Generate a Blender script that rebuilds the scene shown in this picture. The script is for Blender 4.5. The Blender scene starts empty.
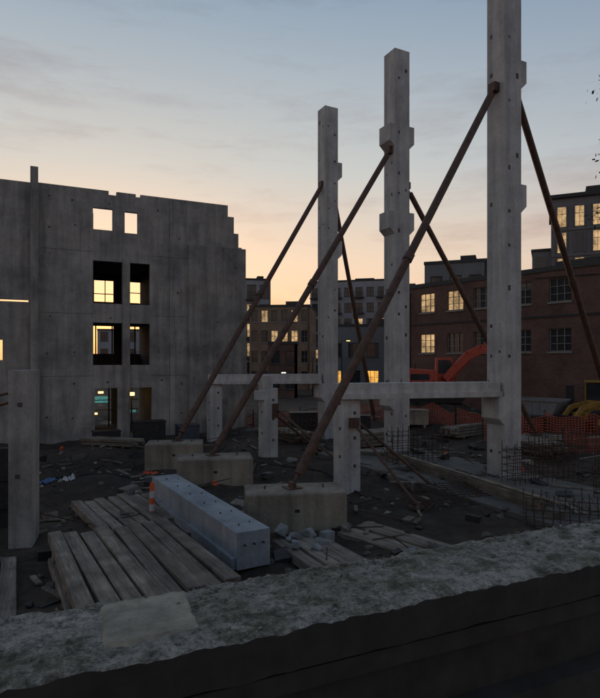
import bpy, math, random, bmesh
from mathutils import Vector, Matrix, noise, Euler
random.seed(7)
sc=bpy.context.scene
R=math.radians
# ---------------------------------------------------------------- materials
def newmat(name):
    m=bpy.data.materials.new(name); m.use_nodes=True
    nt=m.node_tree; nt.nodes.clear()
    out=nt.nodes.new('ShaderNodeOutputMaterial'); p=nt.nodes.new('ShaderNodeBsdfPrincipled')
    nt.links.new(p.outputs[0],out.inputs[0])
    return m,nt,p
def tc(nt,scale=(1,1,1)):
    t=nt.nodes.new('ShaderNodeTexCoord'); mp=nt.nodes.new('ShaderNodeMapping')
    mp.inputs['Scale'].default_value=scale
    nt.links.new(t.outputs['Object'],mp.inputs[0]); return mp.outputs[0]
def nz(nt,vec,scale,detail=4,rough=.6):
    n=nt.nodes.new('ShaderNodeTexNoise'); n.inputs['Scale'].default_value=scale
    n.inputs['Detail'].default_value=detail; n.inputs['Roughness'].default_value=rough
    nt.links.new(vec,n.inputs['Vector']); return n.outputs[0]
def ramp(nt,fac,stops):
    r=nt.nodes.new('ShaderNodeValToRGB'); e=r.color_ramp.elements
    while len(e)<len(stops): e.new(.5)
    for i,(p,c) in enumerate(stops):
        e[i].position=p; e[i].color=(c[0],c[1],c[2],1) if hasattr(c,'__len__') else (c,c,c,1)
    nt.links.new(fac,r.inputs[0]); return r.outputs[0]
def mix(nt,a,b,fac,mode='MIX'):
    m=nt.nodes.new('ShaderNodeMix'); m.data_type='RGBA'; m.blend_type=mode
    for s,v in ((m.inputs[6],a),(m.inputs[7],b),(m.inputs[0],fac)):
        if hasattr(v,'is_linked'): nt.links.new(v,s)
        else: s.default_value=(v[0],v[1],v[2],1) if hasattr(v,'__len__') else v
    return m.outputs[2]
def bump(nt,p,h,strength,dist):
    b=nt.nodes.new('ShaderNodeBump'); b.inputs['Strength'].default_value=strength; b.inputs['Distance'].default_value=dist
    nt.links.new(h,b.inputs['Height']); nt.links.new(b.outputs[0],p.inputs['Normal'])
def concrete(name,c,var=.3,rough=.85,stain=.5,bs=.4,s=1,patchy=0):
    m,nt,p=newmat(name); v=tc(nt)
    n1=nz(nt,v,.9*s,6,.65); n2=nz(nt,v,14*s,5,.7); vs=tc(nt,(2.2,2.2,.18)); n3=nz(nt,vs,1.6*s,5,.6)
    lo=[x*(1-var) for x in c]; hi=[x*(1+var*.7) for x in c]
    c1=ramp(nt,n1,[(.3,lo),(.7,hi)])
    c2=mix(nt,c1,ramp(nt,n2,[(.3,.72),(.7,1.1)]),.6,'MULTIPLY')
    c3=mix(nt,c2,ramp(nt,n3,[(.35,.55),(.6,1.08)]),stain,'MULTIPLY')
    if patchy:
        n5=nz(nt,v,.33,7,.7); c3=mix(nt,c3,ramp(nt,n5,[(.38,(.6,.6,.62)),(.5,1),(.62,(1.25,1.22,1.16))]),patchy,'MULTIPLY')
    pit=nz(nt,v,45*s,2,.5)
    c4=mix(nt,c3,ramp(nt,pit,[(.27,.35),(.36,1)]),.7,'MULTIPLY')
    nt.links.new(c4,p.inputs['Base Color']); p.inputs['Roughness'].default_value=rough
    bump(nt,p,n2,bs,.02); return m
def plain(name,c,rough=.7,metal=0,var=.25,scale=6,bs=.15):
    m,nt,p=newmat(name); v=tc(nt); n=nz(nt,v,scale,5,.65)
    nt.links.new(ramp(nt,n,[(.3,[x*(1-var) for x in c]),(.7,[x*(1+var) for x in c])]),p.inputs['Base Color'])
    p.inputs['Roughness'].default_value=rough; p.inputs['Metallic'].default_value=metal
    bump(nt,p,n,bs,.01); return m
def emit(name,c,strength,var=.5,scale=1.2):
    m,nt,p=newmat(name); v=tc(nt); n=nz(nt,v,scale,3,.7)
    nt.links.new(ramp(nt,n,[(.35,[x*(1-var) for x in c]),(.65,c)]),p.inputs['Emission Color'])
    p.inputs['Emission Strength'].default_value=strength; p.inputs['Base Color'].default_value=(.05,.04,.03,1); p.inputs['Roughness'].default_value=.2
    return m
def brick(name,c1,c2,mort):
    m,nt,p=newmat(name); t=nt.nodes.new('ShaderNodeTexCoord'); s=nt.nodes.new('ShaderNodeSeparateXYZ'); nt.links.new(t.outputs['Object'],s.inputs[0])
    a=nt.nodes.new('ShaderNodeMath'); nt.links.new(s.outputs[0],a.inputs[0]); nt.links.new(s.outputs[1],a.inputs[1])
    k=nt.nodes.new('ShaderNodeCombineXYZ'); nt.links.new(a.outputs[0],k.inputs[0]); nt.links.new(s.outputs[2],k.inputs[1])
    b=nt.nodes.new('ShaderNodeTexBrick'); nt.links.new(k.outputs[0],b.inputs[0])
    b.inputs['Scale'].default_value=1; b.inputs['Brick Width'].default_value=.24; b.inputs['Row Height'].default_value=.085; b.inputs['Mortar Size'].default_value=.008
    b.inputs['Color1'].default_value=(*c1,1); b.inputs['Color2'].default_value=(*c2,1); b.inputs['Mortar'].default_value=(*mort,1)
    n=nz(nt,t.outputs['Object'],.6,5,.6)
    nt.links.new(mix(nt,b.outputs[0],ramp(nt,n,[(.3,.55),(.7,1.2)]),.8,'MULTIPLY'),p.inputs['Base Color']); p.inputs['Roughness'].default_value=.9
    return m
def wood(name,c):
    m,nt,p=newmat(name); v=tc(nt,(9,.5,9)); n=nz(nt,v,2.5,6,.7); v2=tc(nt); n2=nz(nt,v2,1.7,4); n3=nz(nt,tc(nt,(3.17,.05,1)),1,1)
    c1=ramp(nt,n,[(.3,[x*.4 for x in c]),(.7,[x*1.25 for x in c])])
    c2=mix(nt,c1,ramp(nt,n2,[(.3,.35),(.65,1.15)]),.85,'MULTIPLY')
    nt.links.new(mix(nt,c2,ramp(nt,n3,[(.35,.55),(.65,1.15)]),.9,'MULTIPLY'),p.inputs['Base Color']); p.inputs['Roughness'].default_value=.9
    bump(nt,p,n,.6,.02); return m

M_wall=concrete('precast_wall_concrete',(.32,.305,.285),.3,stain=.6,patchy=.8)
M_wall2=concrete('precast_wall_concrete_b',(.27,.257,.24),.3,stain=.7,patchy=.8)
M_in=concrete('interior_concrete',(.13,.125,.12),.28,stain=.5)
M_col=concrete('precast_column_concrete',(.46,.455,.45),.22,stain=.5,patchy=.4)
M_beam=concrete('precast_beam_concrete',(.27,.3,.33),.28,stain=.4,patchy=.6)
M_block=concrete('deadman_concrete',(.27,.235,.185),.35,stain=.7,patchy=.6)
M_rub=concrete('rubble_concrete',(.24,.25,.26),.25,stain=.2)
M_slab=concrete('slab_concrete',(.11,.105,.095),.5,stain=.1,patchy=.8)
M_steel=plain('brace_rusty_steel',(.08,.042,.028),.65,.1,.5,5)
M_dark=plain('dark_steel',(.03,.03,.032),.6,.4,.3)
M_rebar=plain('rebar_steel',(.06,.035,.025),.8,.3,.4)
M_pocket=plain('embed_plate',(.06,.06,.06),.6,.3)
M_wood=wood('weathered_timber',(.27,.23,.185))
M_wood2=wood('pale_timber',(.4,.34,.25))
M_orange=plain('orange_plastic',(.6,.1,.03),.6)
M_net=plain('orange_netting',(.45,.08,.03),.7)
M_red=plain('excavator_paint',(.42,.06,.03),.5,0,.3)
M_yel=plain('loader_yellow',(.3,.17,.03),.6,0,.3)
M_white=plain('white_plastic',(.45,.45,.45),.6)
M_blue=plain('blue_tarp',(.06,.13,.28),.5)
M_navyp=plain('tool_chest_paint',(.05,.06,.08),.5)
M_glass=plain('window_glass',(.03,.035,.04),.08,0,.2,2,0)
M_lit=emit('lit_window_warm',(1,.64,.3),.75,.75,.9)
M_lit2=emit('lit_window_amber',(1,.5,.1),1.2,.6)
M_teal=emit('work_light_teal',(.2,.8,.75),.3)
M_lamp=emit('lamp_warm',(1,.55,.15),5,.1)
M_lampw=emit('lamp_white',(1,.95,.8),6,.1)
M_frame=plain('window_frame_dark',(.05,.05,.05),.6)
M_framel=plain('window_frame_light',(.2,.19,.18),.6)
M_brick=brick('red_brick',(.15,.07,.05),(.1,.05,.04),(.11,.1,.09))
M_brick2=brick('tan_brick',(.25,.17,.11),(.2,.13,.09),(.2,.18,.15))
M_apt=concrete('apartment_panel',(.3,.31,.34),.15,stain=.1,s=.3)
M_metalc=concrete('grey_cladding',(.16,.17,.18),.15,stain=.2,s=.3)
M_navy=concrete('tower_cladding',(.17,.165,.17),.15,stain=.1,s=.3)
M_roof=plain('roof_dark',(.05,.05,.05),.9)
M_face_shade=plain('parapet_face_painted_shade',(.024,.022,.02),.9,0,.5)  # shade of the camera-facing side painted in as a near-black base colour
M_bark=plain('bark',(.05,.04,.03),.95,0,.4,9,.5)
M_leaf=plain('leaf',(.03,.04,.02),.7,0,.5,3)
M_rubber=plain('black_rubber',(.015,.015,.015),.8)
M_pave=concrete('pavement',(.2,.19,.18),.2,stain=.1)

M_ground,nt,p=newmat('site_dirt'); v=tc(nt)
n1=nz(nt,v,.25,8,.65); n2=nz(nt,v,3,8,.75); n3=nz(nt,v,22,4,.7)
c=ramp(nt,n1,[(.35,(.022,.016,.012)),(.5,(.045,.032,.023)),(.68,(.09,.067,.048))])
c=mix(nt,c,ramp(nt,n2,[(.3,.3),(.55,1),(.72,1.9)]),.95,'MULTIPLY')
c=mix(nt,c,ramp(nt,n3,[(.62,0),(.7,(.08,.07,.06))]),.4,'ADD')
nt.links.new(c,p.inputs['Base Color'])
nt.links.new(ramp(nt,n1,[(.32,.35),(.42,.95)]),p.inputs['Roughness'])
bump(nt,p,n2,1,.14)
M_par,nt,p=newmat('parapet_weathered_concrete'); v=tc(nt)
n1=nz(nt,v,1.8,8,.75); n2=nz(nt,v,26,8,.75); n3=nz(nt,v,110,3,.6); n4=nz(nt,v,5,10,.85); n5=nz(nt,v,11,9,.8)
c=ramp(nt,n1,[(.36,(.16,.152,.125)),(.5,(.24,.232,.205)),(.66,(.34,.33,.3))])
c=mix(nt,c,(.05,.052,.028),ramp(nt,n4,[(.47,0),(.56,.85)]))
c=mix(nt,c,(.42,.41,.38),ramp(nt,n5,[(.58,0),(.66,.6)]))
c=mix(nt,c,ramp(nt,n2,[(.34,.35),(.5,1),(.66,1.4)]),1,'MULTIPLY')
c=mix(nt,c,ramp(nt,n3,[(.33,.35),(.45,1),(.64,1.1),(.71,1.8)]),.75,'MULTIPLY')
nt.links.new(c,p.inputs['Base Color']); p.inputs['Roughness'].default_value=.95
h=mix(nt,n2,n3,.4); bump(nt,p,h,.9,.014)

# ---------------------------------------------------------------- builder
class B:
    def __init__(s): s.v=[];s.f=[];s.m=[];s.M=Matrix.Identity(4)
    def add(s,vs,fs,m=0):
        o=len(s.v); s.v+= [tuple(s.M@Vector(a)) for a in vs]
        s.f+=[tuple(o+i for i in f) for f in fs]; s.m+=[m]*len(fs)
    def box(s,x0,x1,y0,y1,z0,z1,m=0):
        s.add([(x0,y0,z0),(x1,y0,z0),(x1,y1,z0),(x0,y1,z0),(x0,y0,z1),(x1,y0,z1),(x1,y1,z1),(x0,y1,z1)],
              [(0,3,2,1),(4,5,6,7),(0,1,5,4),(1,2,6,5),(2,3,7,6),(3,0,4,7)],m)
    def obox(s,c,sz,rot=(0,0,0),m=0,jit=0):
        E=Euler(rot).to_matrix(); vs=[]
        for dx,dy,dz in [(-1,-1,-1),(1,-1,-1),(1,1,-1),(-1,1,-1),(-1,-1,1),(1,-1,1),(1,1,1),(-1,1,1)]:
            q=Vector((dx*sz[0]/2,dy*sz[1]/2,dz*sz[2]/2))
            if jit: q=Vector([a*(1+random.uniform(-jit,jit)) for a in q])
            vs.append(Vector(c)+E@q)
        s.add(vs,[(0,3,2,1),(4,5,6,7),(0,1,5,4),(1,2,6,5),(2,3,7,6),(3,0,4,7)],m)
    def cyl(s,p,q,r,m=0,n=8,r2=None):
        p=Vector(p);q=Vector(q);d=(q-p).normalized(); a=d.orthogonal().normalized(); b=d.cross(a); r2=r if r2 is None else r2
        vs=[p+(a*math.cos(2*math.pi*i/n)+b*math.sin(2*math.pi*i/n))*r for i in range(n)]+[q+(a*math.cos(2*math.pi*i/n)+b*math.sin(2*math.pi*i/n))*r2 for i in range(n)]
        fs=[(i,(i+1)%n,n+(i+1)%n,n+i) for i in range(n)]+[tuple(range(n-1,-1,-1)),tuple(range(n,2*n))]
        s.add(vs,fs,m)
    def ext(s,pts,vec,m=0):
        n=len(pts); vec=Vector(vec); vs=[Vector(a) for a in pts]; vs+= [a+vec for a in vs[:n]]
        s.add(vs,[tuple(range(n-1,-1,-1)),tuple(range(n,2*n))]+[(i,(i+1)%n,n+(i+1)%n,n+i) for i in range(n)],m)
    def panel(s,x0,x1,z0,z1,y0,y1,holes,m=0):
        xs=sorted(set([x0,x1]+[min(max(a,x0),x1) for h in holes for a in h[:2]])); zs=sorted(set([z0,z1]+[min(max(a,z0),z1) for h in holes for a in h[2:]]))
        def solid(i,j):
            if i<0 or j<0 or i>=len(xs)-1 or j>=len(zs)-1: return False
            cx=(xs[i]+xs[i+1])/2; cz=(zs[j]+zs[j+1])/2
            return not any(h[0]<cx<h[1] and h[2]<cz<h[3] for h in holes)
        for i in range(len(xs)-1):
            for j in range(len(zs)-1):
                if not solid(i,j): continue
                a,b,c,d=xs[i],xs[i+1],zs[j],zs[j+1]
                s.add([(a,y0,c),(b,y0,c),(b,y0,d),(a,y0,d)],[(0,1,2,3)],m)
                s.add([(a,y1,c),(b,y1,c),(b,y1,d),(a,y1,d)],[(3,2,1,0)],m)
                if not solid(i-1,j): s.add([(a,y0,c),(a,y1,c),(a,y1,d),(a,y0,d)],[(3,2,1,0)],m)
                if not solid(i+1,j): s.add([(b,y0,c),(b,y1,c),(b,y1,d),(b,y0,d)],[(0,1,2,3)],m)
                if not solid(i,j-1): s.add([(a,y0,c),(b,y0,c),(b,y1,c),(a,y1,c)],[(3,2,1,0)],m)
                if not solid(i,j+1): s.add([(a,y0,d),(b,y0,d),(b,y1,d),(a,y1,d)],[(0,1,2,3)],m)
    def mesh(s,name,mats):
        me=bpy.data.meshes.new(name); me.from_pydata(s.v,[],s.f)
        for mm in mats: me.materials.append(mm)
        me.polygons.foreach_set('material_index',s.m)
        me.update(); return me
def link(o): sc.collection.objects.link(o); return o
def obj(name,parts,loc=(0,0,0),rot=0,bevel=0):
    if len(parts)==1:
        o=link(bpy.data.objects.new(name,parts[0][1].mesh(name,parts[0][2]))); root=o; os=[o]
    else:
        root=link(bpy.data.objects.new(name,None)); os=[]
        for pn,b,mats in parts:
            o=link(bpy.data.objects.new(pn,b.mesh(pn,mats))); o.parent=root; os.append(o)
    root.location=loc; root.rotation_euler=(0,0,rot)
    if bevel:
        for o in os:
            md=o.modifiers.new('b','BEVEL'); md.width=bevel; md.segments=2; md.limit_method='ANGLE'; md.angle_limit=.6
    return root

# ---------------------------------------------------------------- ground sheet
def axis(lo,hi,st,far):
    a=[]; x=lo
    while x<hi: a.append(x); x+=st
    a.append(hi); k=st*2; y=lo
    L=[]
    while y>-far: y-=k; k*=1.5; L.append(y)
    k=st*2; y=hi; H=[]
    while y<far: y+=k; k*=1.5; H.append(y)
    return L[::-1]+a+H
GX=axis(-16,22,.2,3000); GY=axis(4,44,.2,3000)
mounds=[(8.8,37.5,4.4,1.7),(-9,24,2.5,.35),(3.2,33.5,2.0,.55),(-2.5,31,2.2,.45),(13,27,3,.4),(-6.8,18.5,1.6,.3),(12.5,21,2.5,.4),(2.3,11.3,1.0,.12),(-10.5,20,2,.5),(.8,21,1.5,.25)]
def gh(x,y):
    d=max(-18-x,x-24,3-y,y-46,0)
    e=max(0,1-d/6)
    h=(noise.noise(Vector((x*.35,y*.35,0)))*.16+noise.noise(Vector((x*1.3,y*1.3,4)))*.1+noise.noise(Vector((x*3.7,y*3.7,9)))*.05)*e
    for mx,my,r,hh in mounds:
        q=((x-mx)**2+(y-my)**2)/(r*r)
        if q<4: h+=hh*math.exp(-q*1.4)
    return h
vs=[(x,y,gh(x,y)) for y in GY for x in GX]; nx=len(GX)
fs=[(j*nx+i,j*nx+i+1,(j+1)*nx+i+1,(j+1)*nx+i) for j in range(len(GY)-1) for i in range(nx-1)]
me=bpy.data.meshes.new('ground'); me.from_pydata(vs,[],fs); me.materials.append(M_ground)
me.polygons.foreach_set('use_smooth',[True]*len(fs)); link(bpy.data.objects.new('ground',me))

b=B(); b.box(-12,14,-12,-.06,-.5,2.55)
obj('pavement',[('pavement',b,[M_pave])],(-.727,1.358,0),R(24.2))

# ---------------------------------------------------------------- parapet wall
top=B(); L0,L1,W=-3.2,7.0,.43; nu=460; nv=28
def ph(u,w):
    p3=Vector((u,w,0)); e=min(w,W-w)
    z=noise.noise(p3*4)*.010+noise.noise(p3*17)*.007+noise.noise(p3*45)*.005
    if e<.025: z-=(.025-e)*(.3+.6*abs(noise.noise(Vector((u*6,w*3,3)))))
    return 3.4+z
vs=[]
for i in range(nu+1):
    u=L0+(L1-L0)*i/nu
    f0=noise.noise(Vector((u*2.3,7,1)))*.005+noise.noise(Vector((u*19,7,1)))*.003+noise.noise(Vector((u*50,7,1)))*.002
    f1=noise.noise(Vector((u*5,3,8)))*.014+noise.noise(Vector((u*22,3,8)))*.008
    row=[(u,f0,3.27+noise.noise(Vector((u*9,0,5)))*.006),(u,f0-.002,3.35)]
    for j in range(nv+1):
        w=W*j/nv; k=j/nv; row.append((u,w+f0*(1-k)+f1*k,ph(u,w)))
    row.append((u,W+f1,3.3)); row.append((u,W+f1,3.2)); vs+=row
n=nv+5; top.v+=vs
for i in range(nu):
    for j in range(n-1):
        top.f.append((i*n+j,(i+1)*n+j,(i+1)*n+j+1,i*n+j+1)); top.m.append(1 if j<2 else 0)  # front lip rows get the dark painted-shade material, top stays plain concrete
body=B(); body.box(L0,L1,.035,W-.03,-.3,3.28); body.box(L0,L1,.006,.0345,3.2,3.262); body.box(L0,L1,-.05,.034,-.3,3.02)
peb=B()
for i in range(1100):
    u=random.uniform(-1,5); w=random.uniform(.03,W-.02)
    if random.random()<.7: w=W-.02-abs(random.gauss(0,.08))
    if w<.02: continue
    s=random.choice([.002,.003,.003,.004,.005,.007]); peb.obox((u,w,ph(u,w)+s*.2),(s*2,s*1.6,s*1.2),(random.random()*3,random.random()*3,random.random()*3),random.choice([0,0,0,1]),.4)
for i in range(26):
    u=random.gauss(1.55,.22) if i<18 else random.uniform(-.2,3); w=random.uniform(.12,.38); a=random.uniform(0,3.14); l=random.uniform(.02,.06)
    z=ph(u,w)+.006; peb.cyl((u-l*math.cos(a),w-l*math.sin(a)*.5,z),(u+l*math.cos(a),w+l*math.sin(a)*.5,z+.004),.001,2,5)
patch=B()
pu=18; pts=[]
for j in range(pu+1):
    for i in range(pu+1):
        u=.235+.29*i/pu+.02*(j/pu); w=.1+.3*j/pu
        e=min(i,j,pu-i,pu-j)
        pts.append((u+noise.noise(Vector((u*30,w*30,2)))*.008,w+noise.noise(Vector((u*30,w*30,7)))*.008,ph(u,w)*.4+3.4*.6+(.007 if e>0 else -.01)+noise.noise(Vector((u*25,w*25,0)))*.002))
patch.add(pts,[(j*(pu+1)+i,j*(pu+1)+i+1,(j+1)*(pu+1)+i+1,(j+1)*(pu+1)+i) for j in range(pu) for i in range(pu)])
obj('parapet_wall',[('coping',top,[M_par,M_face_shade]),('wall_body',body,[M_face_shade]),('grit',peb,[M_par,M_rub,M_wood2]),('mortar_patch',patch,[concrete('mortar',(.3,.28,.225),.4,s=5,patchy=.3)])],(-.727,1.358,0),R(24.2))

# ---------------------------------------------------------------- precast shell building
fw=B()
holes=[(1.11,2.1,11.1,12.25),(2.72,3.4,11.05,12.2),
 (1.11,2.6,7.2,9.45),(3.0,4.05,7.2,9.45),(1.11,2.6,3.93,6.18),(3.0,4.05,3.93,6.18),(1.2,2.35,.45,2.7),(3.0,4.15,.2,2.7),
 (8.5,10,12.55,14),(8.87,10,11.6,14),(9.15,10,10.8,14),(1.9,2.3,13.0,14),(3.3,3.55,13.05,14)]
fw.panel(-1.5,9.35,-.2,13.2,0,.25,holes)
fw.panel(-9,-1.8,-.2,13.15,.0,.25,[(-9,-1.95,7.12,7.22),(-3.75,-3.1,4.2,5.2)])
pl=B(); pl.box(-1.86,-1.5,-.45,.5,-.2,13.85)
pl.box(6.157,9.55,-.16,-.002,-.2,10.7); pl.box(9.352,9.56,-.002,7,-.2,10.7)
pl.box(2.62,2.98,-.10,-.003,-.2,9.7)
sl=B()
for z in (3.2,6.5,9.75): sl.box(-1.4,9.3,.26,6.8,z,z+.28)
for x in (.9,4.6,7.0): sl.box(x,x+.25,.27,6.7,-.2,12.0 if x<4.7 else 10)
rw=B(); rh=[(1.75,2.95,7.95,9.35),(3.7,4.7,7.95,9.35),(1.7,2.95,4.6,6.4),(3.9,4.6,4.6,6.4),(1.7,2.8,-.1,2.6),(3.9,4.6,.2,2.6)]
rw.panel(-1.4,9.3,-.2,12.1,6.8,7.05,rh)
rw.box(2.4,2.45,6.85,6.95,7.95,9.35); rw.box(1.75,2.95,6.85,6.95,8.45,8.5); rw.box(3.7,4.7,6.85,6.95,8.6,8.65)
for z in (4.3,7.6,.9,1.5): rw.cyl((1.2,5.5,z+.2),(4.3,5.5,z+.2),.03,0,6)
for x in (1.5,2.45,3.3,3.8): rw.cyl((x,5.0,.1),(x,5.0,3.2),.05,0,6); rw.cyl((x+.15,4.6,3.5),(x+.15,4.6,6.5),.04,0,6)
dt=B()
for x in [-1.0,.2,1.9,4.6,5.7,6.6,7.7,8.9]:
    for z in [1.3,3.0,4.6,6.3,7.9,9.5,11.1,12.5]:
        if x>6.1 and z>10.5: continue
        if random.random()<.3: continue
        if any(h[0]-.1<x<h[1]+.1 and h[2]-.1<z<h[3]+.1 for h in holes): continue
        y=-.163 if x>6.157 else -.003; q=random.uniform(.05,.11)
        dt.obox((x+random.uniform(-.15,.15),y,z+random.uniform(-.15,.15)),(q,.01,q),(0,random.random(),0))
dt.box(5.1,5.12,-.004,.0,-.1,13)
for z in (3.35,6.62,9.9): dt.box(-1.4,1.1,-.004,0,z,z+.02); dt.box(4.1,6.15,-.004,0,z,z+.02)
wl=B(); wl.box(1.5,2.5,6.0,6.05,1.5,1.9,0); wl.box(3.4,4.1,5.2,5.25,.9,1.05,0); wl.obox((3.75,4.5,2.1),(.3,.1,.2),(0,0,0),1); wl.obox((2.0,5.2,2.2),(.3,.1,.12),(0,0,0),1); wl.obox((1.7,5.2,.9),(.2,.1,.1),(0,0,0),1)
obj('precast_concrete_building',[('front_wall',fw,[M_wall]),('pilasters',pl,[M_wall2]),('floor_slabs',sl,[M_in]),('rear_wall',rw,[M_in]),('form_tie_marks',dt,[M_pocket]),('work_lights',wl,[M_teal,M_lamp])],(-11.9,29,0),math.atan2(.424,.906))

# ---------------------------------------------------------------- columns
def column(x,y,h,corb,w=.8,name='precast_concrete_column'):
    c=B(); a=w/2; c.box(-a,a,-a,a,-.3,h)
    for z,sides in corb:
        for sx in sides:
            pr=[(sx*(a-.01),-a-.003,z-1.0),(sx*(a+.26),-a-.003,z-.75),(sx*(a+.26),-a-.003,z),(sx*(a-.01),-a-.003,z)]
            if sx>0: pr=pr[::-1]
            c.ext(pr,(0,w+.006,0))
    for sx in (-.25,.25):
        for sy in (-.25,.25): c.cyl((sx,sy,h),(sx,sy,h+.1),.02,0,6)
    e=B(); z=.9
    while z<h-.6:
        for ox in (-.18,.2):
            if random.random()<.4: q=random.uniform(.06,.13); e.obox((ox,-a-.004,z+random.uniform(-.3,.3)),(q,.012,q*random.uniform(.8,1.6)))
            if random.random()<.4: q=random.uniform(.06,.13); e.obox((-a-.004,ox,z+random.uniform(-.3,.3)),(.012,q,q*random.uniform(.8,1.6)))
        z+=random.uniform(.8,1.5)
    return obj(name,[('shaft',c,[M_col]),('embed_plates',e,[M_pocket])],(x,y,0),R(27),.02)
column(7.14,19.6,17.8,[(14.6,(1,)),(10.3,(1,)),(2.95,(-1,))])
column(4.3,24.9,17.8,[(14.5,(1,-1)),(10.7,(1,-1)),(2.95,(-1,))])
column(1.5,30.2,17.7,[(14.8,(1,)),(10.6,(1,)),(2.95,(-1,))])
def stub(x,y,h,notch):
    c=B(); a=.32; c.box(-a,a,-a,a,-.3,h)
    if notch: c.box(-a,a-.22,-a,a,h,h+.55); c.box(-a-.2,-a,-a,a,h-.5,h-.1)
    e=B()
    for z in (.8,1.7,2.5): e.obox((.1,-a-.004,z),(.1,.012,.1)); e.obox((-a-.004,-.1,z+.3),(.012,.1,.1))
    return obj('precast_stub_column',[('shaft',c,[M_col]),('embed_plates',e,[M_pocket])],(x,y,0),R(27),.02)
stub(1.52,18.2,2.93,False); stub(-1.37,24,3.0,True); stub(-4.48,29.3,2.93,False)
def beam(name,p,q,w,h,z,mat,bevel=.02):
    p=Vector(p);q=Vector(q); d=q-p; L=d.length; b=B(); b.box(0,L,-w/2,w/2,0,h)
    b.box(.0,L,-w/2-.12,-w/2-.001,0,.18)
    for k in range(14): b.cyl((L*(.04+.07*k),.05*(-1)**k,h),(L*(.04+.07*k),.05*(-1)**k,h+random.uniform(.06,.14)),.012,1)
    return obj(name,[('beam',b,[mat,M_rebar])],(p.x,p.y,z),math.atan2(d.y,d.x),bevel)
beam('precast_spandrel_beam',(1.15,18.05),(6.75,19.35),.62,.5,2.95,M_col)
beam('precast_spandrel_beam',(-4.8,29.2),(1.1,30.1),.6,.5,2.95,M_col)
bl=B(); bl.box(-.36,.36,-3.05,3.05,.12,.85); bl.box(-.45,-.362,-3.0,3.0,.13,.35); bl.box(-.3,.3,-2.6,-2.4,-.1,.118,1); bl.box(-.3,.3,2.3,2.5,-.1,.118,1)
for i in range(6): bl.cyl((-.12,-2.6+i*1.0,.85),(-.12,-2.6+i*1.0,.89),.015,2); bl.cyl((.16,-2.5+i*.95,.85),(.16,-2.5+i*.95,.88),.015,2)
for i in range(3): bl.cyl((-.2+.2*i,-3.05,.6),(-.2+.2*i,-3.12,.6),.018,2)
obj('precast_beam_on_dunnage',[('beam',bl,[M_beam,M_wood,M_dark])],(-2.43,13.65,0),R(29.9),.015)

# ---------------------------------------------------------------- braces
def brace(a,b,r=.12):
    c=B(); a=Vector(a);b=Vector(b); d=(b-a).normalized(); c.cyl(a+d*.35,b-d*.35,r,0,12)
    c.cyl(a,a+d*.4,.05,0,8); c.cyl(b-d*.4,b,.05,0,8)
    mid=a+(b-a)*.5; c.cyl(mid-d*.12,mid+d*.12,r*1.25,0,12)
    c.obox(a,(.3,.3,.3),(0,0,R(27))); c.obox(b+Vector((0,0,-.05)),(.4,.4,.06),(0,0,R(27))); c.obox(b,(.08,.3,.2),(0,0,R(27)))
    return obj('steel_pipe_brace',[('brace',c,[M_steel])])
brace((6.72,19.35,13.6),(-.2,14.3,.98),.125)
brace((7.62,19.95,13.9),(14.5,25.4,.75),.125)
brace((3.95,24.6,13.4),(-3.0,19.2,.98),.12)
brace((4.75,25.1,12.0),(11.6,27.5,.6),.12)
brace((1.2,30.0,13.6),(-4.95,22.6,.98),.12)
brace((1.85,30.4,13.0),(4.6,34.5,.5),.12)
brace((1.7,17.9,2.2),(3.3,15.8,.1),.045); brace((1.75,18.3,2.3),(4.3,18.2,.1),.045)
brace((-1.1,23.9,2.2),(1.6,22.2,.1),.05); brace((-1.1,23.9,1.9),(.9,25.2,.1),.05)
def dead(x,y,w,d,h,rz):
    c=B(); c.box(-w/2,w/2,-d/2,d/2,-.15,h)
    e=B()
    for sx in (-.3,.3): e.cyl((sx*w,0,h),(sx*w,0,h+.08),.02,0)
    e.obox((0,-d/2-.004,.5),(.12,.012,.08))
    return obj('deadman_concrete_block',[('block',c,[M_block]),('lifting_eyes',e,[M_dark])],(x,y,0),R(rz),.045)
dead(-.15,14.3,2.5,1.2,.93,8); dead(-2.9,19.1,2.5,1.3,.93,10); dead(-5.0,22.4,2.2,1.3,.93,8); dead(14.5,25.5,2.4,1.2,.7,20); dead(11.7,27.6,2.2,1.2,.5,20)

# ---------------------------------------------------------------- timber mats
def mat(x,y,n,L,z,rz,w=.29):
    c=B()
    for i in range(n):
        xx=i*(w+.03)+w/2; l=L*random.uniform(.9,1.03)
        c.obox((xx+random.uniform(-.01,.01),-l/2+random.uniform(-.15,.15),z-.1+random.uniform(-.03,.03)),(w*random.uniform(.86,1),l,.2),(random.uniform(-.012,.012),random.uniform(-.05,.05),random.uniform(-.016,.016)))
    for yy in (-.5,-L/2,-L+.5): c.obox((n*(w+.03)/2,yy,z-.33),(n*(w+.03)*.96,.25,.22))
    if z>.5: c.obox((.15,-L/2,z-.5),(.3,L*.9,.2)); c.obox((n*(w+.03)-.2,-L/2,z-.5),(.3,L*.9,.2))
    return obj('timber_mat',[('planks',c,[M_wood])],(x,y,0),R(rz),.018)
mat(-5.2,11.5,8,4.4,.6,30); mat(-6.4,15.6,7,3.2,.25,34); mat(-.6,12.3,4,3.6,.22,28); mat(-7.6,10.9,6,4,.12,26); mat(.9,13.4,4,2.6,.1,42)

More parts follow.
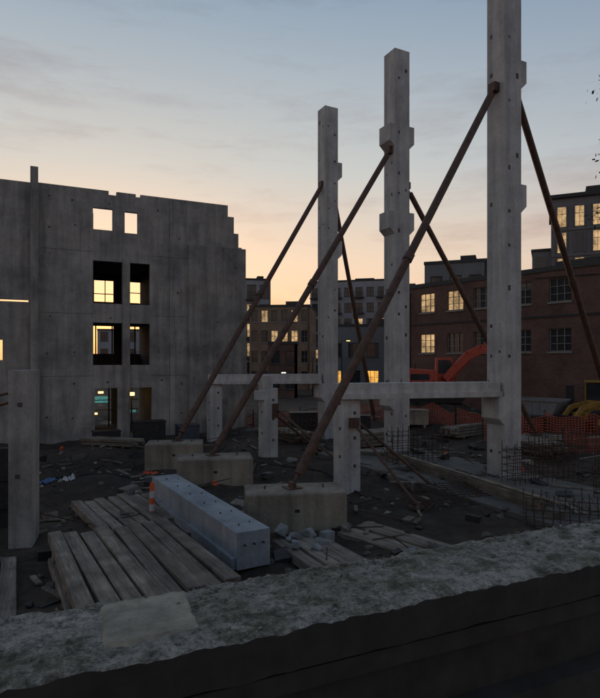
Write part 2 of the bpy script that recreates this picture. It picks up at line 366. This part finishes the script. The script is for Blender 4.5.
c=B()
def rock(c,x,y,z,s,m=0):
    bm=bmesh.new()
    for k in range(14):
        d=Vector((random.gauss(0,1),random.gauss(0,1),random.gauss(0,1))).normalized()
        bm.verts.new((d.x*s*random.uniform(.75,1.1),d.y*s*random.uniform(.65,1),d.z*s*random.uniform(.55,.8)))
    bmesh.ops.convex_hull(bm,input=bm.verts)
    loose=[v_ for v_ in bm.verts if not v_.link_faces]; bmesh.ops.delete(bm,geom=loose,context='VERTS')
    bm.verts.index_update(); c.add([(v_.co.x+x,v_.co.y+y,v_.co.z+z) for v_ in bm.verts],[[q.index for q in f.verts] for f in bm.faces],m); bm.free()
for (x,y,z,s) in [(-.45,12.6,.36,.24),(-.1,12.35,.34,.19),(.18,12.7,.3,.24),(.55,12.2,.15,.2),(.62,12.75,.2,.18),(-.1,11.8,.32,.13),(.35,11.7,.26,.16),(2.4,12.0,.1,.12),(-.25,12.1,.33,.1),(.85,12.0,.1,.12),(.4,12.4,.2,.1)]:
    c.obox((x,y,z),(s*1.7,s*1.35,s*1.1),(random.uniform(-.5,.5),random.uniform(-.5,.5),random.random()*3),0,.22) if random.random()<.55 else rock(c,x,y,z,s)
obj('concrete_rubble',[('rubble',c,[M_rub])],bevel=.012)

# ---------------------------------------------------------------- left panels
c=B(); c.box(-.24,.24,-.42,.42,-.2,3.97)
c2=B(); c2.obox((0,-.425,3.2),(.1,.012,.1)); c2.obox((-.05,-.425,1.6),(.1,.012,.1))
obj('precast_wall_panel',[('panel',c,[M_wall]),('embed_plates',c2,[M_pocket])],(-6.35,12.9,0),R(14),.015)
c=B(); c.box(-1.4,1.4,-.12,.12,-.2,2.0); c.box(-1.4,1.4,-.2,-.121,1.2,1.35); c.box(-1.4,1.4,-.2,-.121,.5,.65)
obj('formwork_panel',[('panel',c,[M_dark])],(-8.6,13.6,0),R(20),.01)
brace((-9.5,15,2.6),(-6.5,13.2,3.3),.04); brace((-9.2,14.6,3.0),(-6.5,13.2,3.5),.035)

# ---------------------------------------------------------------- slab, footing, rebar
c=B(); c.box(-2.4,2.2,-8.5,7,-.2,.16)
obj('foundation_slab',[('slab',c,[M_slab])],(6.1,19.3,0),R(27),.02)
c=B(); c.box(-.12,.12,-4.4,4.3,.1,.42); w=B(); w.box(-.16,-.125,-4.4,4.3,.12,.48,0); w.box(.122,.16,-4.4,4.3,.12,.46,0); w.obox((0,-.2,.505),(.1,9.2,.045),(0,0,.01),1)
obj('footing_formwork',[('footing',c,[M_slab]),('timber_forms',w,[M_wood,M_wood2])],(5.05,18.9,0),R(20),.006)
def cage(x,y,rz,W,D,H,sp,name='rebar_cage',tilt=0):
    c=B(); r=.012
    def ln(a,b_):
        a=Vector(a)+Vector([random.uniform(-.02,.02) for _ in range(3)]); c.cyl(a,b_,r,0,5)
    nx_=int(W/sp)
    for i in range(nx_+1):
        for yy in ((0,D) if D else (0,)):
            t=random.uniform(0,.25); ln((i*sp,yy,0),(i*sp+random.uniform(-.06,.06),yy+random.uniform(-.05,.05),H+t))
    k=0
    while k*sp<=H:
        for yy in ((0,D) if D else (0,)): ln((0,yy,k*sp),(W,yy,k*sp))
        if D: ln((0,0,k*sp),(0,D,k*sp)); ln((W,0,k*sp),(W,D,k*sp))
        k+=1
    if D:
        for i in range(0,nx_+1): ln((i*sp,0,H*.98),(i*sp,D,H*.98))
    o=obj(name,[('bars',c,[M_rebar])],(x,y,.1),R(rz)); o.rotation_euler[0]=tilt; return o
cage(3.6,21.8,15,2.6,.5,1.3,.22); cage(5.6,13.9,-20,2.4,1.2,.55,.2); cage(6.9,18.0,20,3.0,.6,1.2,.22); cage(8.6,16.4,-35,2.6,.6,.9,.22); cage(3.2,15.6,10,3.0,0,1.9,.2,'rebar_mat',-1.45)
cage(-1.6,27,10,2.4,.4,1.2,.22); cage(9.5,22.5,10,3.5,.5,1.1,.25); cage(10.4,19.5,-15,3,.5,.9,.25)

def net(pts,h,z0=0):
    c=B(); p=B()
    for a,b_ in zip(pts[:-1],pts[1:]):
        a=Vector(a);b_=Vector(b_); L=(b_-a).length; n=int(L/.14); k=8
        G=[[None]*(k+1) for _ in range(n+1)]
        for i in range(n+1):
            q=a.lerp(b_,i/n); sag=-.25*abs(math.sin(math.pi*(i/n*L/2.2)))+.15*noise.noise(Vector((q.x*1.4,q.y*1.4,5))); base=gh(q.x,q.y)
            off=noise.noise(Vector((q.x,q.y,2)))*.3
            for j in range(k+1): G[i][j]=Vector((q.x+off*.5,q.y+off,base+(h+sag)*j/k+z0))
        for i in range(n+1): c.cyl(G[i][0],G[i][k],.015,0,4)
        for j in range(k+1):
            for i in range(0,n): c.cyl(G[i][j],G[i+1][j],.019,0,4)
        m=max(1,int(L/2.2))
        for i in range(m+1):
            q=a.lerp(b_,i/m); p.cyl((q.x,q.y,gh(q.x,q.y)-.2),(q.x,q.y,gh(q.x,q.y)+h+.15),.03,0,6)
    obj('orange_safety_fence',[('netting',c,[M_net]),('posts',p,[M_dark])])
net([(9.2,28.2),(12.5,28.6),(18,26.5)],1.2); net([(11.5,24.5),(15,23),(17,20)],.9); net([(-2.5,33.5),(2.5,34.6),(6,34.5)],1.2); net([(-6.5,33.2),(-2.8,33.5)],1.0); net([(6,34.4),(9,32.4),(11.5,31.8)],1.1)

# ---------------------------------------------------------------- excavator
ex=B(); tr=B(); cabg=B()
for sy in (-1.15,.75):
    pr=[(-1.9,sy,.35),(-1.6,sy,.02),(1.6,sy,.02),(1.9,sy,.35),(1.9,sy,.55),(1.6,sy,.85),(-1.6,sy,.85),(-1.9,sy,.55)]
    tr.ext(pr,(0,.5,0))
    for k in range(6): tr.cyl((-1.5+.6*k,sy-.03,.42),(-1.5+.6*k,sy+.53,.42),.24,0,12)
tr.box(-.8,.8,-.7,.7,.4,1.0)
ex.box(-2.1,1.0,-1.25,1.25,1.05,1.25,0); ex.ext([(-2.1,-1.25,1.25),(.1,-1.25,1.25),(.1,-1.25,2.1),(-1.7,-1.25,2.25),(-2.1,-1.25,2.0)],(0,2.5,0),0)
ex.ext([(.12,.3,1.25),(1.35,.3,1.25),(1.5,.3,1.9),(1.2,.3,2.95),(.2,.3,2.95)],(0,.95,0),0)
cabg.ext([(.3,.285,1.9),(1.38,.285,1.9),(1.12,.285,2.8),(.3,.285,2.8)],(0,.01,0),0); cabg.ext([(1.45,.4,1.5),(1.51,.4,1.9),(1.27,.4,2.8),(1.22,.4,2.8)],(0,.75,0),0)
cabg.box(-1.6,-.4,-1.27,-1.252,1.5,1.9); cabg.cyl((-1.2,.6,2.2),(-1.2,.6,2.6),.07,0,8)
def arm(b_,pts,w,th):
    for (a,c_),(t0,t1) in zip(zip(pts[:-1],pts[1:]),zip(th[:-1],th[1:])):
        a=Vector((a[0],0,a[1]));c_=Vector((c_[0],0,c_[1])); d=(c_-a).normalized(); n_=Vector((-d.z,0,d.x))
        y=-w/2
        b_.ext([a-n_*t0/2+Vector((0,y,0)),c_-n_*t1/2+Vector((0,y,0)),c_+n_*t1/2+Vector((0,y,0)),a+n_*t0/2+Vector((0,y,0))],(0,w,0),0)
arm(ex,[(.7,1.5),(1.4,2.3),(2.2,3.1),(3.0,3.5),(4.0,3.7),(5.2,3.4)],.4,[.45,.5,.58,.6,.5,.35])
arm(ex,[(4.9,3.7),(5.3,3.3),(5.0,1.6)],.32,[.4,.45,.25])
ex.cyl((1.1,0,1.5),(2.3,0,2.8),.08,0,8); ex.cyl((3.2,0,3.9),(4.9,0,3.85),.07,0,8)
bk=B(); bk.ext([(5.1,-.5,1.7),(5.3,-.5,1.0),(4.9,-.5,.6),(4.3,-.5,.7),(4.2,-.5,1.0),(4.7,-.5,1.3)],(0,1,0))
obj('excavator',[('house_and_boom',ex,[M_red]),('tracks',tr,[M_rubber]),('cab_glass',cabg,[M_glass]),('bucket',bk,[M_dark])],(8.9,37.2,1.4),R(-8),.02)
bd=B(); wh=B(); gl=B(); bu=B()
for x in (-1.3,1.3):
    for y in (-1.05,.65): wh.cyl((x,y,.7),(x,y+.4,.7),.7,0,18); bd.cyl((x,y-.01,.7),(x,y+.41,.7),.3,0,12)
bd.ext([(-2.4,-.7,.9),(-.3,-.7,.8),(-.3,-.7,1.9),(-2.3,-.7,1.75)],(0,1.4,0)); bd.box(-.3,1.9,-.55,.55,.7,1.2); bd.box(-.35,.85,-.65,.65,2.95,3.08)
for x in (-.28,.75):
    for y in (-.6,.54): bd.box(x,x+.07,y,y+.07,1.2,2.95)
gl.box(-.2,.74,-.57,.57,1.9,2.9); bd.box(-.25,.78,-.58,.58,1.2,1.89)
for y in (-.5,.35):
    bd.M=Matrix.Translation((0,y,0)); arm(bd,[(.9,1.7),(2.0,1.5),(2.9,.6)],.15,[.25,.3,.25])
bd.M=Matrix.Identity(4)
bu.ext([(2.7,-1.25,.9),(2.7,-1.25,.2),(3.6,-1.25,.1),(3.7,-1.25,.16),(3.0,-1.25,.4),(2.95,-1.25,1.1)],(0,2.5,0))
obj('wheel_loader',[('body',bd,[M_yel]),('wheels',wh,[M_rubber]),('cab_glass',gl,[M_glass]),('bucket',bu,[M_dark])],(18.2,33.6,-.1),R(200),.02)

# ---------------------------------------------------------------- buildings
def building(name,x,y,rz,W,D,H,cols,rows,ww,wh,wall,frame=M_frame,lit=.2,litmat=M_lit,mull=(1,1),scols=None,extra=None,z0=-.3,litset=None,sill=True,balc=False):
    wb=B(); fb=B(); gb=B(); lb=B(); rb=B()
    def fac(W,M,cols,key):
        for bb in (wb,fb,gb,lb): bb.M=M
        hs=[(cx-ww/2,cx+ww/2,zz,zz+wh) for cx in cols for zz in rows]
        wb.panel(0,W,z0,H,0,.3,hs)
        for i,cx in enumerate(cols):
            for j,zz in enumerate(rows):
                L=((key,i,j) in litset) if litset is not None else random.random()<lit
                (lb if L else gb).box(cx-ww/2,cx+ww/2,.2,.22,zz,zz+wh)
                t=.05
                fb.box(cx-ww/2,cx+ww/2,.1,.19,zz,zz+t); fb.box(cx-ww/2,cx+ww/2,.1,.19,zz+wh-t,zz+wh)
                fb.box(cx-ww/2,cx-ww/2+t,.1,.19,zz+t,zz+wh-t); fb.box(cx+ww/2-t,cx+ww/2,.1,.19,zz+t,zz+wh-t)
                for k in range(1,mull[0]+1): xx=cx-ww/2+ww*k/(mull[0]+1); fb.box(xx-.02,xx+.02,.12,.19,zz+t,zz+wh-t)
                for k in range(1,mull[1]+1): z_=zz+wh*k/(mull[1]+1); fb.box(cx-ww/2+t,cx+ww/2-t,.13,.185,z_-.02,z_+.02)
                if sill: fb.box(cx-ww/2-.08,cx+ww/2+.08,-.08,-.003,zz-.12,zz-.02)
                if balc and i%2==0 and key=='f':
                    fb.box(cx-ww/2-.3,cx+ww/2+.3,-1.1,-.004,zz-.4,zz-.25)
                    for k in range(9): fb.box(cx-ww/2-.3+k*(ww+.6)/8-.02,cx-ww/2-.3+k*(ww+.6)/8+.02,-1.1,-1.06,zz-.25,zz+.7)
                    fb.box(cx-ww/2-.3,cx+ww/2+.3,-1.1,-1.05,zz+.7,zz+.76)
        rb.M=M; rb.box(-.06,W+.06,-.07,-.004,H-.25,H+.06)
    I=Matrix.Identity(4)
    fac(W,I,cols,'f')
    sc_=scols if scols is not None else ([D*.25,D*.5,D*.75] if D>6 else [])
    fac(D-.001,Matrix.Translation((0,D,0))@Matrix.Rotation(R(-90),4,'Z'),sc_,'l')
    fac(D-.001,Matrix.Translation((W,0,0))@Matrix.Rotation(R(90),4,'Z'),sc_,'r')
    for bb in (wb,fb,gb,lb,rb): bb.M=I
    wb.box(.31,W-.31,D-.3,D,z0,H); rb.box(.31,W-.31,.31,D-.31,H-.4,H-.15)
    if H>7:
        rb.box(W*.55,W*.8,D*.3,D*.6,H-.15,H+.9); rb.box(W*.2,W*.27,D*.3,D*.5,H-.15,H+.5)
    parts=[('walls',wb,[wall]),('window_frames',fb,[frame]),('roof',rb,[M_roof])]
    if gb.v: parts.append(('windows',gb,[M_glass]))
    if lb.v: parts.append(('lit_windows',lb,[litmat]))
    if extra: parts+=extra
    return obj(name,parts,(x,y,0),R(rz))
ang=math.degrees(math.atan2(-11.7,9.15))
def bs(px):
    r=(px-300)/560; s=(46*r-8.6)/(9.15+11.7*r); return s*14.85
cols=[bs(q) for q in (427,455,482,521,560)]
e2=B(); e2.box(bs(566),bs(574),-.02,.0,0,2.6)
for i,(a,z) in enumerate([(410,9.6),(500,7.2)]): e2.cyl((bs(a),-.08,0),(bs(a),-.08,z),.06,0,8)
e2.box(0,20,-.05,-.002,6.95,7.1)
e2.cyl((bs(535),-.1,9.6),(bs(600),-.1,9.4),.03,0,6)
building('brick_warehouse',8.6,46,ang,20,11,10.2,cols+[16.5,18.6],[4.75,7.95],1.45,1.5,M_brick,lit=0,mull=(2,2),scols=[2,5,8],litset={('f',0,1),('f',0,0),('f',1,1)},frame=M_framel,
  extra=[('pipes_and_door',e2,[M_dark])])
building('grey_penthouse_building',12.9,58,-20,6.2,8,14.3,[1.2,3.1,5],[11.2],1.2,1.6,M_metalc,lit=.1)
def row(n,W): return [W*(i+.5)/n for i in range(n)]
def lv(n,z0,st): return [z0+st*i for i in range(n)]
building('apartment_building',2.0,110,-14,15,14,19.6,row(7,15),lv(6,1.5,3.0),1.4,1.7,M_apt,lit=.12,frame=M_frame,balc=True)
building('apartment_building',13.5,125,-8,12,14,21.0,row(6,12),lv(6,1.5,3.0),1.3,1.7,M_apt,lit=.15,frame=M_frame)
building('apartment_building',-9.0,92,10,4.2,10,17.6,row(2,4.2),lv(5,1.6,3.2),1.5,2.2,M_apt,lit=.4,litmat=M_lit,balc=True)
building('tan_brick_building',-7.2,80,-6,8.6,12,12.0,row(6,8.6),lv(4,.9,2.9),.95,1.7,M_brick2,lit=.18,frame=M_framel)
building('dark_storefront_building',3.4,70,-10,9,10,8.6,row(4,9),[1.2,4.6],1.5,1.7,M_metalc,lit=.35,litmat=M_lit2,mull=(2,1))
building('dark_storefront_building',-3.5,62,0,3.2,6,6.2,row(2,3.2),[1.0,3.8],1.0,1.4,M_brick,lit=.4,litmat=M_lit2)
building('apartment_building',-38,105,12,20,12,10,row(8,20),lv(3,1.4,3.2),1.4,1.7,M_apt,lit=.2)
# flat-topped modern tower with a lower wing
W=20;D=14
wb=B();gb=B();lb=B();rb=B()
T0=2.2
wb.box(0,T0-.01,.6,D-.6,-.3,17.8); rb.box(-.12,T0-.02,.45,D-.5,17.81,18.1)
wb.box(T0,W,0,D,-.3,24.0); rb.box(T0-.25,W+.2,-.35,D+.2,24.01,24.45); rb.box(T0+4,T0+9,3,8,24.46,26)
for j in range(6): gb.box(.4,1.7,.545,.597,1.4+j*2.8,3.2+j*2.8)
for i in range(9):
    x0=T0+.7+i*1.95
    for j in range(7):
        z=1.6+j*3.15
        L=(i<5 and j>3 and random.random()<.8) or random.random()<.25
        (lb if L else gb).box(x0,x0+.95,-.05,-.004,z,z+2.4)
        wb.box(x0-.14,x0-.02,-.18,-.003,z-.1,z+2.5); wb.box(x0+.97,x0+1.09,-.18,-.003,z-.1,z+2.5)
        wb.box(x0+.46,x0+.50,-.09,-.052,z,z+2.4); wb.box(x0,x0+.95,-.08,-.052,z+1.5,z+1.56)
for j in range(7): wb.box(T0+.02,W,-.12,-.0025,1.1+j*3.15,1.3+j*3.15)
obj('modern_office_tower',[('walls',wb,[M_navy]),('windows',gb,[M_glass]),('lit_windows',lb,[M_lit]),('roof',rb,[M_roof])],(29.0,70,0),R(-24))

# ---------------------------------------------------------------- site clutter
c=B(); w=B()
for k in range(5): (c if k%2==0 else w).cyl((0,0,.08+k*.17),(0,0,.25+k*.17),.075-.004*k,0,14)
c.cyl((0,0,0),(0,0,.08),.2,0,8); c.cyl((0,0,.93),(0,0,.98),.04,0,8)
obj('traffic_delineator',[('orange_bands',c,[M_orange]),('white_bands',w,[M_white])],(-3.83,14.5,.05))
def barrier(x,y,rz):
    c=B(); c.ext([(-1.5,-.3,0),(-1.5,.3,0),(-1.5,.25,.1),(-1.5,.1,.35),(-1.5,.07,.85),(-1.5,-.07,.85),(-1.5,-.1,.35),(-1.5,-.25,.1)],(3,0,0))
    obj('concrete_barrier',[('barrier',c,[M_block])],(x,y,gh(x,y)-.03),R(rz),.015)
for q in [(-1,38.5,5),(2.2,38.8,3),(5.4,39.2,8),(19.5,31.5,-20)]: barrier(*q)
c=B(); c.ext([(-1.8,-1,.15),(1.4,-1,.15),(1.9,-1,1.5),(-1.9,-1,1.5)],(0,2,0))
for k in range(7): c.box(-1.5+k*.45,-1.42+k*.45,-1.06,-1.002,.2,1.45)
c.box(-1.95,1.95,-1.08,-1.0,1.5,1.6); c.box(-1.95,1.95,1.0,1.08,1.5,1.6)
obj('skip_container',[('body',c,[plain('skip_grey',(.2,.2,.2),.7)])],(14.6,35.2,.2),R(-45),.01)
def lumber(x,y,rz,n,m,L,mt,name='lumber_stack'):
    c=B()
    for j in range(m):
        for i in range(n):
            if j==m-1 and random.random()<.3: continue
            c.obox((i*.26,random.uniform(-.2,.2),.15+j*.16),(.23,L,.13),(0,0,random.uniform(-.04,.04)))
    for yy in (-L*.3,L*.3): c.obox((n*.13-.13,yy,.04),(n*.26,.1,.09))
    obj(name,[('boards',c,[mt])],(x,y,gh(x,y)),R(rz),.008)
lumber(-8.6,25.2,75,4,2,2.6,M_wood); lumber(-.8,28.8,30,5,3,2.4,M_wood); lumber(3.5,28.3,-60,6,4,3,M_wood); lumber(9.9,24.8,20,5,3,2.6,M_wood); lumber(8.6,31.2,-50,5,4,2.6,M_wood); lumber(2.6,24.0,70,5,2,2.4,M_wood)
def crate(x,y,rz,sx,sy,sz,m):
    c=B(); c.box(-sx/2,sx/2,-sy/2,sy/2,.1,sz); c.box(-sx/2-.03,sx/2+.03,-sy/2-.03,sy/2+.03,sz+.002,sz+.07)
    for a in (-1,1): c.box(a*sx*.35-.06,a*sx*.35+.06,-sy/2,sy/2,-.1,.098); c.box(a*sx*.3-.02,a*sx*.3+.02,-sy/2-.02,-sy/2-.002,.15,sz-.05)
    obj('site_tool_chest',[('chest',c,[m])],(x,y,gh(x,y)),R(rz),.01)
crate(-7.6,28.2,25,1.5,.8,1.0,M_dark); crate(-5.9,29.3,25,1.1,.8,.8,M_navyp); crate(.2,32,10,1.6,.9,1.1,M_dark); crate(3.2,31.5,-10,1.5,.8,.9,M_dark); crate(12.8,30,-30,1.6,.9,1.1,M_dark); crate(6.8,33,-5,1.4,.9,.9,M_block); crate(-9.2,26.6,28,1.2,.7,.7,M_dark)
c=B(); mats=[M_wood2,M_rub,M_rebar,M_white,M_orange,M_blue,M_wood,M_dark,M_block,M_slab]
for i in range(1250):
    y=9+35*random.random()**1.1; x=random.uniform(-.6,.6)*y*.95
    if x<-8 and y>26+.45*(x+12): continue
    k=random.random(); z=gh(x,y)
    if 3<x<9 and 14<y<26: z=max(z,.16)
    a=random.uniform(0,6.3)
    if k<.2: c.obox((x,y,z+.03),(random.uniform(.05,.12),random.uniform(.3,1.5),.04),(random.uniform(-.08,.08),random.uniform(-.1,.1),a),random.choice([6,6,6,7]))
    elif k<.72: rock(c,x,y,z+.01,random.uniform(.03,.13),random.choice([9,9,7,9,8]))
    elif k<.87: l=random.uniform(.3,1.6); c.cyl((x,y,z+.04),(x+l*math.cos(a),y+l*math.sin(a),z+random.uniform(.03,.4)),.015,2,5)
    elif k<.883: c.obox((x,y,z+.05),(.15,.25,.07),(.1,.1,a),random.choice([3,7,5,8]),.3)
    elif k<.89: c.obox((x,y,z+.06),(.12,.12,.15),(.2,.3,a),4,.3)
    else: c.obox((x,y,z+.06),(random.uniform(.15,.5),random.uniform(.2,.6),random.uniform(.05,.3)),(random.uniform(-.2,.2),random.uniform(-.2,.2),a),random.choice([7,7,6,9]),.3)
obj('construction_debris',[('debris',c,mats)])
def tarp(x,y,s,m):
    n=16; vs=[((i/n-.5)*s,(j/n-.5)*s*.6,.03+.16*abs(noise.noise(Vector((i*.3+x,j*.3,y))))+.04*noise.noise(Vector((i*.8,j*.8,x)))) for j in range(n+1) for i in range(n+1)]
    c=B(); c.add(vs,[(j*(n+1)+i,j*(n+1)+i+1,(j+1)*(n+1)+i+1,(j+1)*(n+1)+i) for j in range(n) for i in range(n)])
    obj('crumpled_tarp',[('sheet',c,[m])],(x,y,gh(x,y)),random.random()*3)
tarp(-7.8,18.8,.8,M_white); tarp(-8.3,18.5,.7,M_blue); tarp(-5.6,21.0,.5,M_orange)
def hose(pts,r=.025):
    c=B(); n=len(pts); P=[]
    for i in range(n-1):
        for k in range(10):
            t=k/10; q=Vector(pts[i]).lerp(Vector(pts[i+1]),t); q.x+=.25*noise.noise(Vector((q.x*.8,q.y*.8,3))); q.y+=.35*noise.noise(Vector((q.x*.8,q.y*.8,8))); P.append(Vector((q.x,q.y,gh(q.x,q.y)+r+.01)))
    for a,b_ in zip(P[:-1],P[1:]): c.cyl(a,b_,r,0,6)
    obj('hose',[('hose',c,[M_rubber])])
hose([(-9,17),(-7.2,19.5),(-5.4,18.6),(-4,21)]); hose([(-6,24),(-2,22.5),(1,20),(2.4,16)]); hose([(1,27),(3,23),(2.6,20.5)]); hose([(9,21),(8,16),(5.5,13)])
def slamp(x,y,h,m):
    c=B(); l=B(); c.cyl((0,0,-.1),(0,0,h),.07,0,8,.045); c.cyl((0,0,h-.05),(.9,0,h+.1),.03,0,8); c.obox((1.0,0,h+.1),(.5,.2,.1)); l.obox((1.0,0,h+.02),(.36,.16,.06))
    obj('street_lamp',[('pole',c,[M_dark]),('lamp_head',l,[m])],(x,y,0),random.random())
slamp(-2.0,47,3.1,M_lampw); slamp(4.3,58,6.2,M_lamp); slamp(-18,60,5,M_lamp); slamp(1.5,66,4.5,M_lamp)

# ---------------------------------------------------------------- tree just outside the right edge, twigs reach in
t=B(); lf=B(); root=Vector((8.75,8.6,2.4))
t.cyl(root-Vector((0,0,2.5)),root+Vector((0,0,3.8)),.2,0,10,.15); tips=[]
def grow(p,d,l,r,dep):
    q=p+d*l; t.cyl(p,q,r,0,6,r*.65)
    if dep==0: tips.append(q); return
    for k in range(3):
        nd=(d+Vector((random.gauss(0,.5),random.gauss(0,.5),random.gauss(.12,.35)))).normalized(); grow(q,nd,l*.74,r*.6,dep-1)
    if dep<3: tips.append(q)
for k in range(10):
    a=k*1.05; grow(root+Vector((0,0,3.0+.33*k)),Vector((math.cos(a),math.sin(a),.5)).normalized(),1.5,.07,3)
t.cyl(root+Vector((0,0,3.8)),root+Vector((0,0,6.6)),.15,0,8,.06)
for q in tips:
    if random.random()<.25: continue
    for k in range(34):
        o=q+Vector((random.gauss(0,.15),random.gauss(0,.15),random.gauss(0,.14))); s=random.uniform(.03,.065)
        a=Vector([random.gauss(0,1) for _ in range(3)]).normalized()*s; b_=a.orthogonal().normalized()*s*.55
        lf.add([o-a,o+b_,o+a,o-b_],[(0,1,2,3)])
obj('street_tree',[('trunk_and_limbs',t,[M_bark]),('foliage',lf,[M_leaf])])

# ---------------------------------------------------------------- sky, sun, camera
AZ,EL=-19,2.2
wd=bpy.data.worlds.new('World'); sc.world=wd; wd.use_nodes=True; nt=wd.node_tree; nt.nodes.clear()
out=nt.nodes.new('ShaderNodeOutputWorld'); bg=nt.nodes.new('ShaderNodeBackground'); nt.links.new(bg.outputs[0],out.inputs[0])
sky=nt.nodes.new('ShaderNodeTexSky'); sky.sky_type='NISHITA'; sky.sun_disc=False; sky.sun_elevation=R(EL); sky.sun_rotation=R(AZ)
sky.air_density=1.0; sky.dust_density=1.5; sky.ozone_density=1.5
S=.3; k=1/S
t_=nt.nodes.new('ShaderNodeTexCoord'); sep=nt.nodes.new('ShaderNodeSeparateXYZ'); nt.links.new(t_.outputs['Generated'],sep.inputs[0])
g=ramp(nt,sep.outputs[2],[(0,(1.0,.52,.3)),(.07,(1.0,.62,.39)),(.17,(.93,.7,.52)),(.32,(.63,.63,.6)),(.54,(.33,.42,.51)),(1,(.22,.27,.35))])
dp=nt.nodes.new('ShaderNodeVectorMath'); dp.operation='DOT_PRODUCT'; nt.links.new(t_.outputs['Generated'],dp.inputs[0]); dp.inputs[1].default_value=(math.sin(R(AZ)),math.cos(R(AZ)),0)
mr=nt.nodes.new('ShaderNodeMapRange'); mr.inputs[1].default_value=-1; mr.inputs[2].default_value=1; nt.links.new(dp.outputs['Value'],mr.inputs[0])
az=ramp(nt,mr.outputs[0],[(0,(.5,.56,.7)),(.5,(.68,.7,.76)),(.8,(.78,.83,.92)),(.93,(.98,.99,1)),(1,(1.05,1,.95))])
hz=mix(nt,g,az,1.0,'MULTIPLY')
hz=mix(nt,hz,(k,k,k),1.0,'MULTIPLY')
base=mix(nt,sky.outputs[0],hz,.88)
mp=nt.nodes.new('ShaderNodeMapping'); mp.inputs['Scale'].default_value=(1.5,1.5,7.5); mp.inputs['Rotation'].default_value=(.05,.12,0); nt.links.new(t_.outputs['Generated'],mp.inputs[0])
n=nz(nt,mp.outputs[0],2.1,9,.64)
f=ramp(nt,n,[(.5,0),(.6,.3),(.72,.75)])
c=mix(nt,base,(.76,.67,.68),f,'MULTIPLY')
nt.links.new(c,bg.inputs[0]); bg.inputs[1].default_value=S
sl_=bpy.data.lights.new('sun','SUN'); sl_.energy=.3; sl_.angle=R(.5); sl_.color=(1,.75,.5)
so=link(bpy.data.objects.new('sun',sl_)); d=-Vector((math.sin(R(AZ))*math.cos(R(EL)),math.cos(R(AZ))*math.cos(R(EL)),math.sin(R(EL)))); so.rotation_euler=d.to_track_quat('-Z','Y').to_euler()
cd=bpy.data.cameras.new('camera'); cam=link(bpy.data.objects.new('camera',cd)); cam.location=(0,0,4.2); cam.rotation_euler=(R(90),0,0)
cd.sensor_fit='HORIZONTAL'; cd.sensor_width=36; cd.lens=33.6; cd.shift_y=11/600; cd.clip_start=.05; cd.clip_end=6000; sc.camera=cam
sc.view_settings.view_transform='Standard'; sc.view_settings.look='None'; sc.view_settings.exposure=0
